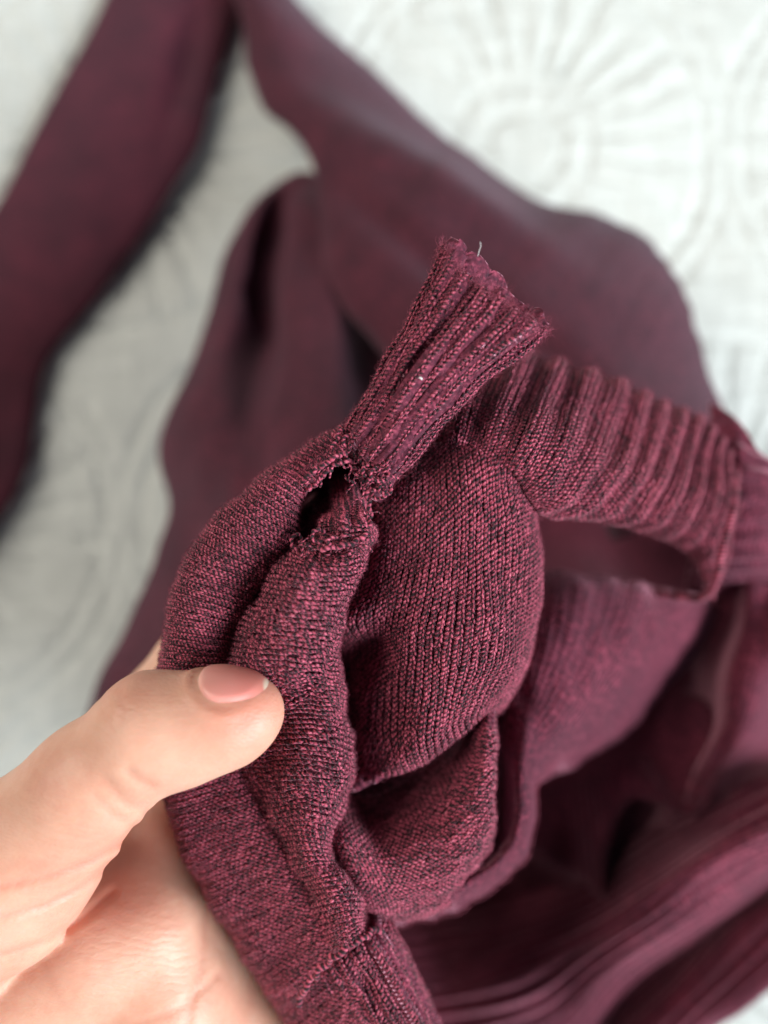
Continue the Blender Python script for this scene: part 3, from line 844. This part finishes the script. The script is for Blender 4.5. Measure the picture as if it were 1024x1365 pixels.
D2 = Surf([
    [(372, 728, 176), (386, 716, 168), (402, 722, 161), (425, 735, 157), (455, 734, 156), (480, 722, 158), (492, 716, 166), (486, 722, 182)],
    [(345, 748, 178), (362, 748, 166), (384, 752, 157), (416, 760, 152), (448, 760, 153), (474, 752, 157), (484, 752, 167), (474, 756, 184)],
    [(325, 785, 178), (343, 786, 166), (366, 790, 155), (402, 798, 150), (436, 800, 152), (458, 800, 157), (466, 803, 168), (454, 806, 186)],
    [(300, 830, 178), (318, 832, 166), (345, 838, 155), (390, 842, 150), (428, 845, 152), (444, 850, 158), (450, 855, 170), (440, 858, 190)],
    [(285, 880, 178), (302, 882, 167), (335, 885, 157), (388, 888, 152), (430, 892, 155), (448, 896, 161), (454, 900, 174), (444, 902, 194)],
    [(285, 940, 180), (305, 942, 171), (342, 942, 163), (395, 940, 159), (437, 942, 159), (456, 948, 164), (463, 952, 178), (452, 954, 196)],
    [(290, 1000, 182), (315, 1005, 172), (356, 1005, 163), (406, 1003, 157), (444, 1008, 158), (462, 1016, 164), (468, 1020, 178), (456, 1022, 196)],
    [(310, 1055, 182), (335, 1060, 173), (372, 1060, 164), (412, 1058, 158), (442, 1064, 160), (456, 1072, 166), (460, 1076, 178), (448, 1078, 196)],
    [(340, 1105, 182), (362, 1110, 173), (388, 1108, 164), (412, 1106, 160), (430, 1112, 161), (440, 1118, 167), (443, 1120, 178), (432, 1122, 194)],
    [(362, 1150, 182), (382, 1152, 173), (402, 1150, 165), (420, 1146, 161), (436, 1148, 163), (445, 1152, 168), (448, 1154, 178), (438, 1158, 194)],
    [(385, 1200, 182), (405, 1200, 173), (426, 1196, 165), (448, 1190, 160), (466, 1190, 162), (476, 1194, 168), (479, 1197, 178), (470, 1200, 194)],
    [(402, 1250, 182), (422, 1250, 173), (440, 1245, 166), (460, 1236, 162), (475, 1230, 163), (484, 1228, 169), (487, 1230, 178), (478, 1236, 194)],
    [(415, 1285, 184), (432, 1282, 176), (448, 1274, 171), (466, 1262, 168), (480, 1252, 169), (488, 1246, 174), (490, 1246, 182), (482, 1254, 196)],
], dispD2, NU=180, NV=340)
o = part(D2, "seam_fold", M_NEAR, "puffy fold of cloth running from the tear down past the thumb tip", sink=0.0007)
knit(D2, o, M_YARN, 1.6, 1.2, 'v', 0.36, mode='purl', u0=0.12, jit=0.13, sides=4)
fuzz(D2, o, M_FUZZ, 15000, 0.5, 2.2, u0=0.12)

# --- ribbed strip at the bottom
P_ = Surf([
    [(390, 1310, 198), (402, 1285, 190), (428, 1260, 185), (456, 1238, 183), (484, 1220, 183), (508, 1208, 187), (520, 1210, 196), (512, 1222, 208)],
    [(398, 1335, 192), (410, 1312, 180), (435, 1285, 172), (460, 1264, 169), (488, 1246, 169), (508, 1238, 173), (520, 1240, 184), (510, 1250, 200)],
    [(420, 1370, 194), (432, 1350, 182), (458, 1328, 173), (486, 1308, 169), (514, 1294, 169), (535, 1288, 175), (545, 1290, 187), (535, 1300, 205)],
    [(445, 1410, 196), (458, 1392, 184), (484, 1370, 174), (512, 1352, 170), (540, 1342, 171), (562, 1340, 178), (571, 1344, 190), (560, 1352, 208)],
    [(480, 1460, 200), (494, 1442, 188), (518, 1418, 177), (545, 1402, 172), (570, 1394, 174), (590, 1394, 182), (598, 1400, 195), (588, 1406, 212)],
    [(540, 1540, 215), (554, 1525, 204), (574, 1504, 196), (598, 1486, 192), (622, 1474, 194), (640, 1472, 202), (648, 1478, 214), (638, 1484, 230)],
    [(580, 1580, 285), (592, 1570, 276), (610, 1556, 270), (632, 1542, 266), (654, 1530, 266), (670, 1526, 272), (678, 1530, 282), (668, 1536, 294)],
], lambda U, V, X, Y, s: 0.0010 * np.cos(U * s.LU * 1000 * 2 * math.pi / 4.2) + 0.0006 * wob(X / 20, Y / 20, 151), NU=200, NV=160)
o = part(P_, "hem_strip", M_NEAR, "ribbed strip at the bottom edge of the picture", sink=0.0007)
knit(P_, o, M_YARN, 1.7, 1.1, 'v', 0.36, u0=0.2, u1=0.95, v1=0.42, sides=4)
fuzz(P_, o, M_FUZZ, 4000, 0.5, 2.0, u0=0.1, v1=0.55)
cord([(395, 1338, 172), (415, 1308, 168), (436, 1284, 166), (458, 1266, 165), (486, 1248, 166), (510, 1236, 170)], 0.8, "seam_ridge", sweater, n=60, wiggle=0.0004)

# --- inside of the tear
T_ = Surf([
    [(380, 640, 205), (410, 605, 203), (445, 585, 202), (475, 595, 202), (495, 620, 200), (510, 650, 198)],
    [(382, 670, 202), (416, 650, 197), (444, 636, 184), (464, 636, 176), (480, 648, 182), (495, 662, 192)],
    [(385, 700, 194), (414, 688, 184), (440, 670, 172), (464, 662, 165), (481, 674, 167), (492, 690, 182)],
    [(388, 722, 184), (412, 712, 169), (438, 702, 161), (464, 695, 158), (486, 700, 159), (497, 712, 171)],
    [(390, 738, 178), (412, 732, 164), (438, 725, 157), (464, 718, 155), (486, 716, 158), (495, 724, 172)],
    [(392, 752, 182), (412, 748, 170), (438, 744, 164), (464, 738, 162), (484, 732, 166), (490, 736, 178)],
], lambda U, V, X, Y, s: 0.0012 * wob(X / 9, Y / 12, 161), NU=120, NV=120)
o = part(T_, "torn_flap", M_NEAR, "dark cloth curling inside the torn seam", sink=0.0007)
knit(T_, o, M_YARN, 1.5, 1.15, 'v', 0.36, mode='purl', sides=4)
fuzz(T_, o, M_FUZZ, 4000, 0.5, 2.4)


# --- the loose end of the neckband sticking up
def dispH(U, V, X, Y, s):
    # ribs on the front: uneven, three deep grooves
    q = (U - 0.06) / 0.50
    g = 0
    for c0, wd, dp in ((0.10, 0.036, 0.0013), (0.235, 0.030, 0.0009), (0.36, 0.044, 0.0023), (0.49, 0.030, 0.0010), (0.60, 0.044, 0.0020), (0.72, 0.030, 0.0011), (0.83, 0.046, 0.0022), (0.93, 0.030, 0.0009)):
        cc = c0 + 0.012 * np.sin(V * 5 + c0 * 20)
        g = g - dp * np.exp(-((q - cc) / wd) ** 2)
    flare = 0.0010 * np.exp(-((V - 1) / 0.12) ** 2) * np.sin(q * 9 + 1)
    return g + flare + 0.0005 * wob(U * 40, V * 9, 171)


def tabrow(lx, ly, rx, ry, d, th, bul):
    row = []
    for a, dz in ((0.06, th * 0.55), (0.0, th * 0.25), (0.06, -bul * 0.3), (0.28, -bul * 0.9), (0.5, -bul), (0.72, -bul * 0.85), (0.93, -bul * 0.3), (1.0, th * 0.25), (0.93, th * 0.8), (0.5, th), (0.07, th * 0.62)):
        row.append((lx + (rx - lx) * a, ly + (ry - ly) * a, d + dz))
    return row


Hs = Surf([
    tabrow(464, 595, 510, 665, 166, 7, 2),
    tabrow(459, 576, 519, 646, 163, 8, 4),
    tabrow(471, 555, 542, 621, 160, 8, 4.5),
    tabrow(494, 519, 568, 589, 158, 8, 5),
    tabrow(516, 477, 606, 547, 156, 8, 5),
    tabrow(542, 434, 645, 508, 155, 8, 5),
    tabrow(566, 389, 686, 478, 154, 8, 5),
    tabrow(584, 355, 716, 457, 154, 9, 5),
    tabrow(599, 329, 731, 441, 155, 10, 5),
], dispH, NU=420, NV=240, front=(0.15, 0.5))
# uneven torn end
pull = np.clip((np.linspace(0, 1, Hs.NV) - 0.88) / 0.12, 0, 1)[:, None]
qq = np.linspace(0, 1, Hs.NU)[None]
axis = np.array(W((592, 324, 154)) - W((490, 516, 154))); axis /= np.linalg.norm(axis)
Hs.P = Hs.P + (pull * (0.0009 * np.sin(qq * 23 + 0.6) + 0.0006 * np.sin(qq * 61)) + 0)[..., None] * axis
Hs.N = Hs.normals() * Hs.sgn
o = part(Hs, "neckband_end", M_NEAR, "loose ribbed end of the neckband sticking up from the tear", sink=0.0015, step=2)
knit(Hs, o, M_YARN, 1.35, 1.05, 'v', 0.31, u1=0.66, sides=4)
fuzz(Hs, o, M_FUZZ, 14000, 0.5, 2.4)
fuzz(Hs, o, M_FUZZ, 2600, 1.0, 3.6, v0=0.93, v1=1.0, name="edge_fuzz")

# frayed loops round the tear
def loop(cx, cy, d, r, turns=1.2, rr=0.42, tilt=0.5, ph=0.0):
    pts = []
    for i in range(14):
        a = ph + i / 13 * turns * 2 * math.pi
        pts.append((cx + r * math.cos(a) * (1 - 0.02 * i), cy + r * math.sin(a) * tilt, d - 1.2 * math.sin(a * 0.5) + 0.15 * i))
    return cord(pts, rr, "frayed_loop", sweater, n=48, wiggle=0.0001)


for cx, cy, d, r, tl, ph in ((425, 714, 154.5, 10, 0.8, 0.5), (506, 632, 158, 13, 0.7, 1.0), (498, 645, 158, 9, 0.9, 3.0), (514, 650, 158, 9, 1.0, 0.0),
                             (505, 658, 159, 11, 0.6, 4.0), (492, 628, 158.5, 9, 0.8, 2.0), (466, 588, 159, 9, 0.9, 1.0), (476, 600, 159, 8, 1.0, 5.0),
                             (458, 580, 160, 9, 0.8, 2.0), (486, 612, 160, 8, 0.8, 0.0), (450, 596, 159, 8, 0.9, 0.7), (396, 722, 158, 8, 1.2, 1.5), (445, 722, 154, 8, 0.7, 2.2)):
    loop(cx, cy, d, r, 1.15, 0.42, tl, ph)
for pts in ([(397, 648, 160), (412, 634, 158), (430, 620, 157), (450, 608, 157), (462, 604, 158)],
            [(404, 660, 162), (418, 646, 159), (436, 630, 158), (452, 616, 158), (464, 614, 159)],
            [(458, 606, 159), (472, 620, 160), (482, 640, 161), (490, 660, 162), (494, 690, 162)],
            [(400, 722, 157), (425, 732, 154), (455, 728, 153.5), (480, 718, 155), (492, 704, 158), (490, 680, 161)]):
    cord(pts, 0.55, "frayed_yarn", sweater, n=60, wiggle=0.00025)

for k in range(64):
    if k < 16: x0, y0, d0 = random.uniform(488, 522), random.uniform(620, 664), 158.5
    elif k < 30:
        f_ = random.random(); x0, y0, d0 = 398 + 64 * f_, 648 - 44 * f_, 158.5
    elif k < 48:
        f_ = random.random(); x0, y0, d0 = 462 + 30 * f_, 606 + 90 * f_, 159.5
    else:
        f_ = random.random(); x0, y0, d0 = 398 + 94 * f_, 728 + 8 * math.sin(f_ * 3), 154.5
    a_ = random.uniform(0, 6.28); pts = []
    for i in range(6):
        pts.append((x0, y0, d0 - 0.9 * math.sin(i * 0.8)))
        a_ += random.uniform(-0.9, 0.9); x0 += 4.2 * math.cos(a_); y0 += 4.2 * math.sin(a_)
    cord(pts, random.uniform(0.10, 0.30), "frayed_end", sweater, n=20)

# lint
lm, lnt, lp = mat_new("lint")
lp.inputs["Base Color"].default_value = (0.8, 0.78, 0.78, 1)


def blob(x, y, d, r):
    o_ = cord([(x - 2, y - 1, d), (x, y, d - 0.2), (x + 2, y + 2, d)], r, "lint_speck", None, lm, n=10)
    tag(o_, "tiny white lint speck on the sticking up neckband end", "lint")


blob(561, 504, 149.2, 0.22)
lf = cord([(637, 342, 150), (639, 334, 149), (641, 328, 148.6), (640, 322, 148)], 0.06, "lint_fibre", None, lm, n=16)
tag(lf, "short pale stray fibre at the top of the neckband end", "lint")


# ------------------------------------------------------------------ hand
def build_hand():
    caps = []                                   # (group, a, b, ra, rb)

    def C_(g, x1, y1, d1, r1, x2, y2, d2, r2):
        caps.append((g, W((x1, y1, d1)), W((x2, y2, d2)), r1 * 0.001, r2 * 0.001))
    # thumb
    C_('t', 333, 947, 152, 6.7, 290, 955, 152, 8.2)
    C_('t', 290, 955, 152, 8.2, 205, 974, 153, 11.0)
    C_('t', 205, 974, 153, 11.0, 120, 1045, 156, 11.6)
    C_('t', 120, 1045, 156, 11.6, 10, 1150, 162, 15.5)
    C_('t', 10, 1150, 162, 15.5, -130, 1290, 172, 21)
    C_('t', 302, 962, 153, 8.8, 250, 978, 153, 9.6)     # pad
    C_('t', 110, 1100, 160, 9.0, 20, 1195, 166, 14)     # thenar
    # palm
    C_('p', 120, 1265, 183, 17, -120, 1420, 186, 24)
    C_('p', 190, 1240, 187, 15.5, 215, 1330, 188, 17)
    C_('p', 215, 1330, 188, 17, 230, 1500, 190, 20)
    C_('p', 215, 1330, 192, 17, 330, 1380, 204, 16)
    C_('p', 80, 1360, 186, 20, 120, 1500, 188, 24)
    C_('p', 175, 1190, 192, 13, 60, 1250, 190, 16)
    # index finger behind the cloth
    C_('i', 120, 1120, 205, 12.5, 172, 980, 207, 10.8)
    C_('i', 172, 980, 207, 10.8, 262, 880, 204, 9.6)
    C_('i', 262, 880, 204, 9.6, 350, 880, 199, 8.6)
    C_('i', 350, 880, 199, 8.6, 410, 930, 194, 7.6)
    C_('i', 170, 1180, 200, 14, 120, 1120, 205, 12.5)
    # index base seen beside the web
    C_('p', 208, 1110, 200, 9.5, 200, 1220, 194, 14)
    C_('p', 224, 1085, 200, 8.5, 262, 1200, 199, 11)
    C_('p', 262, 1200, 199, 11, 330, 1330, 206, 13)
    # middle, ring, little fingers behind the cloth
    C_('m', 250, 1230, 217.0, 13, 320, 1080, 228.0, 10.5)
    C_('m', 320, 1080, 226.0, 10.5, 420, 1010, 224.0, 9.5)
    C_('m', 420, 1010, 222.0, 9.5, 450, 1060, 217.0, 8.0)
    C_('r', 290, 1330, 220.0, 13, 370, 1190, 230.0, 10.0)
    C_('r', 370, 1190, 228.0, 10.0, 450, 1130, 226.0, 9.0)
    C_('r', 450, 1130, 224.0, 9.0, 480, 1170, 219.0, 7.6)
    C_('l', 330, 1390, 220.0, 12, 410, 1300, 230.0, 9.0)
    C_('l', 410, 1300, 228.0, 9.0, 470, 1250, 228.0, 8.0)

    def sdf(P):
        best = {}
        for g, a, b, ra, rb in caps:
            ab = b - a
            t = np.clip(((P - a) @ ab) / (ab @ ab), 0, 1)
            d = np.linalg.norm(P - a - t[..., None] * ab, axis=-1) - (ra + (rb - ra) * t)
            if g not in best: best[g] = d
            else: best[g] = smin(best[g], d, 0.0045)
        out = best['p']
        out = smin(out, best['i'], 0.004)
        for g in 'mrl': out = smin(out, best[g], 0.004)
        out = smin(out, best['t'], 0.0014)
        # carved creases, as lines in the skin
        D = H - P[..., 2]
        X = 512 + P[..., 0] / (KPX * D); Y = 682.5 - P[..., 1] / (KPX * D)
        near = np.abs(out) < 0.006
        Xn, Yn = X[near], Y[near]; add = np.zeros(Xn.shape)
        Dn = D[near]
        for pts, w_, dep, dmax in CREASES:
            p = np.array(pts, float)
            bd = np.full(Xn.shape, 1e9)
            for a, b in zip(p[:-1], p[1:]):
                ab = b - a
                t = np.clip(((Xn - a[0]) * ab[0] + (Yn - a[1]) * ab[1]) / (ab @ ab), 0, 1)
                bd = np.minimum(bd, np.hypot(Xn - a[0] - t * ab[0], Yn - a[1] - t * ab[1]))
            add += dep * 0.001 * np.exp(-(bd / w_) ** 2) * (Dn < dmax * 0.001)
        rel = P[near] - NMID
        la_ = rel @ NAX / 0.0066
        an_ = (np.arctan2(rel @ NUP, rel @ NZC) - math.radians(73)) / math.radians(54)
        an_ = np.where(np.linalg.norm(rel, axis=-1) < 0.016, an_, 9.0)
        Rn = np.hypot(la_, an_) + 1e-6
        fold = np.exp(-((Rn - 1.22) / 0.13) ** 2) * np.clip(0.75 - la_ / Rn, 0, 1)
        add += -0.0005 * fold + 0.0003 * np.exp(-((Rn - 1.0) / 0.1) ** 2) * np.clip(0.8 - la_ / Rn, 0, 1)
        out[near] += add
        return out

    def smin(a, b, k):
        h = np.clip(0.5 + 0.5 * (b - a) / k, 0, 1)
        return b + (a - b) * h - k * h * (1 - h)

    CREASES = [
        ([(172, 1028), (186, 1040), (202, 1046)], 6, 0.75, 165),
        ([(140, 1040), (165, 1068), (195, 1082)], 7, 0.45, 165),
        ([(128, 1060), (150, 1085), (175, 1098)], 6, 0.35, 165),
        ([(158, 925), (166, 945), (160, 965)], 5, 0.3, 160),
        ([(135, 930), (140, 955), (150, 975)], 5, 0.25, 160),
        ([(0, 1182), (60, 1170), (120, 1148), (165, 1122), (182, 1105)], 5, 0.8, 178),
        ([(0, 1222), (60, 1206), (110, 1180), (150, 1150)], 5, 0.75, 178),
        ([(0, 1272), (60, 1255), (110, 1225), (150, 1190)], 5, 0.7, 180),
        ([(250, 1365), (268, 1280), (275, 1200)], 6, 0.5, 190),
        ([(180, 1365), (240, 1345), (290, 1300)], 5, 0.35, 190),
    ]
    a0, a1 = W((345, 941, 152)), W((262, 958, 152.4))
    ax = (a0 - a1); ln = np.linalg.norm(ax); ax /= ln
    zc = np.array([0, 0, 1.0]); zc -= ax * (zc @ ax); zc /= np.linalg.norm(zc)
    up = np.cross(zc, ax); up *= np.sign(up[1])
    mid = W((322, 945, 152))
    NMID, NAX, NZC, NUP = mid, ax, zc, up
    vox = 0.0007
    pts = np.concatenate([[c[1] for c in caps], [c[2] for c in caps]])
    lo = pts.min(0) - 0.027; hi = pts.max(0) + 0.027
    lo[0] = max(lo[0], W((-190, 700, 165))[0]); lo[1] = max(lo[1], W((0, 1500, 190))[1])
    n = np.ceil((hi - lo) / vox).astype(int) + 1
    n = (np.ceil(n / 4) * 4 + 1).astype(int)

    def grid(i, j, k): return lo + np.stack([i, j, k], -1) * vox
    ci = [np.arange(0, n[k], 4) for k in range(3)]
    Fc = sdf(grid(*np.meshgrid(*ci, indexing='ij')))
    F = np.repeat(np.repeat(np.repeat(Fc, 4, 0), 4, 1), 4, 2)
    F = np.pad(F, 2, mode='edge')[4 - 2:, 4 - 2:, 4 - 2:][:n[0], :n[1], :n[2]].astype(np.float32)
    near = np.argwhere(np.abs(F) < 0.0062)
    F[tuple(near.T)] = sdf(lo + near * vox)
    for ax in range(3):                          # cap the cut ends
        sl = [slice(None)] * 3; sl[ax] = 0; F[tuple(sl)] = np.maximum(F[tuple(sl)], vox * 0.5)
        sl[ax] = -1; F[tuple(sl)] = np.maximum(F[tuple(sl)], vox * 0.5)
    # surface nets
    s = F < 0
    c = np.zeros(np.array(F.shape) - 1, np.int8)
    for dx in (0, 1):
        for dy in (0, 1):
            for dz in (0, 1):
                c += s[dx:n[0] - 1 + dx, dy:n[1] - 1 + dy, dz:n[2] - 1 + dz]
    act = (c > 0) & (c < 8)
    cell = np.argwhere(act)
    vid = -np.ones(act.shape, np.int64); vid[act] = np.arange(len(cell))
    acc = np.zeros((len(cell), 3)); cnt = np.zeros(len(cell))
    corners = [(0, 0, 0), (1, 0, 0), (0, 1, 0), (1, 1, 0), (0, 0, 1), (1, 0, 1), (0, 1, 1), (1, 1, 1)]
    for a in range(8):
        for b in range(a + 1, 8):
            ca, cb = np.array(corners[a]), np.array(corners[b])
            if np.abs(ca - cb).sum() != 1: continue
            fa = F[tuple((cell + ca).T)]; fb = F[tuple((cell + cb).T)]
            m = (fa < 0) != (fb < 0)
            t = np.where(m, fa / np.where(m, fa - fb, 1), 0)
            acc += np.where(m[:, None], ca + (cb - ca) * t[:, None], 0); cnt += m
    V = lo + (cell + acc / cnt[:, None]) * vox
    quads = []
    for ax in range(3):
        sh = [slice(1, -1)] * 3
        sl0 = [slice(1, n[k] - 1) for k in range(3)]; sl1 = list(sl0)
        sl0[ax] = slice(0, n[ax] - 1); sl1[ax] = slice(1, n[ax])
        A0, A1 = s[tuple(sl0)], s[tuple(sl1)]
        e = np.argwhere(A0 != A1)
        off = np.array([1, 1, 1]); off[ax] = 0
        sign = A0[tuple(e.T)]
        e = e + off
        o1 = np.zeros(3, int); o2 = np.zeros(3, int)
        o1[(ax + 1) % 3] = 1; o2[(ax + 2) % 3] = 1
        q = np.stack([vid[tuple((e - o1 - o2).T)], vid[tuple((e - o2).T)], vid[tuple(e.T)], vid[tuple((e - o1).T)]], -1)
        q[~sign] = q[~sign][:, ::-1]
        quads.append(q)
    Q = np.concatenate(quads)
    Q = Q[(Q >= 0).all(1)]
    me = new_mesh("hand", V, Q)
    D = H - V[:, 2]
    X = 512 + V[:, 0] / (KPX * D); Y = 682.5 - V[:, 1] / (KPX * D)

    def gb(x, y, sx, sy, a): return a * np.exp(-((X - x) / sx) ** 2 - ((Y - y) / sy) ** 2)
    fl = gb(330, 935, 60, 45, 0.5) + gb(170, 1150, 60, 50, 0.5) + gb(130, 1215, 80, 40, 0.35) + gb(230, 1090, 40, 60, 0.25) + gb(300, 985, 70, 30, 0.2)
    for cp, w_, dep, dmax in CREASES:
        p = np.array(cp, float); bd = np.full(X.shape, 1e9)
        for a, b in zip(p[:-1], p[1:]):
            ab = b - a
            t = np.clip(((X - a[0]) * ab[0] + (Y - a[1]) * ab[1]) / (ab @ ab), 0, 1)
            bd = np.minimum(bd, np.hypot(X - a[0] - t * ab[0], Y - a[1] - t * ab[1]))
        fl = fl + 0.38 * min(1, dep) * np.exp(-(bd / 5) ** 2) * (D < dmax * 0.001)
    wr = gb(180, 1285, 70, 60, 1.0) + gb(90, 1110, 60, 50, 0.5) + gb(200, 1080, 40, 30, 0.6) + gb(160, 945, 30, 40, 0.5)
    set_vec(me, "flush", np.stack([np.clip(fl, 0, 0.85), np.clip(wr, 0, 1), fl * 0], -1))
    o = add_obj("hand", me, M_SKIN)
    tag(o, "bare left hand pinching the sweater between thumb and fingers", "hand")
    sm = o.modifiers.new("smooth", 'SMOOTH'); sm.factor = 0.5; sm.iterations = 4

    # thumb nail, laid on the skin
    nr_, na = 22, 56
    R_ = np.linspace(0, 1, nr_)[:, None]; an = np.linspace(0, 2 * math.pi, na, endpoint=False)[None]
    sq = lambda t: np.sign(t) * np.abs(t) ** 0.8
    la = R_ * sq(np.cos(an)) * 0.0066
    tha = math.radians(73) + R_ * sq(np.sin(an)) * math.radians(54)
    dirs = np.cos(tha)[..., None] * NZC + np.sin(tha)[..., None] * NUP
    org = mid + la[..., None] * NAX
    tt = np.full(la.shape, 0.003)
    for _ in range(40):
        tt = tt - sdf(org + dirs * tt[..., None]) * 0.8
    edge = np.clip((R_ - 0.8) / 0.2, 0, 1) + 0 * an
    free = np.clip(np.cos(an), 0, 1)
    lift = 0.00055 - 0.0010 * edge * (1 - 0.75 * free)
    Pn = org + dirs * (tt + lift)[..., None]
    idx = np.arange(nr_ * na).reshape(nr_, na)
    q = np.stack([idx[:-1], idx[1:], np.roll(idx[1:], -1, 1), np.roll(idx[:-1], -1, 1)], -1).reshape(-1, 4)
    mn = new_mesh("nail", Pn, q)
    f = la / 0.0066
    set_vec(mn, "nail", np.stack([(np.where(f > 0, R_ * np.cos(an), f) + 1) / 2, la * 0, la * 0], -1))
    on = add_obj("nail", mn, M_NAIL, o)
    return o


build_hand()
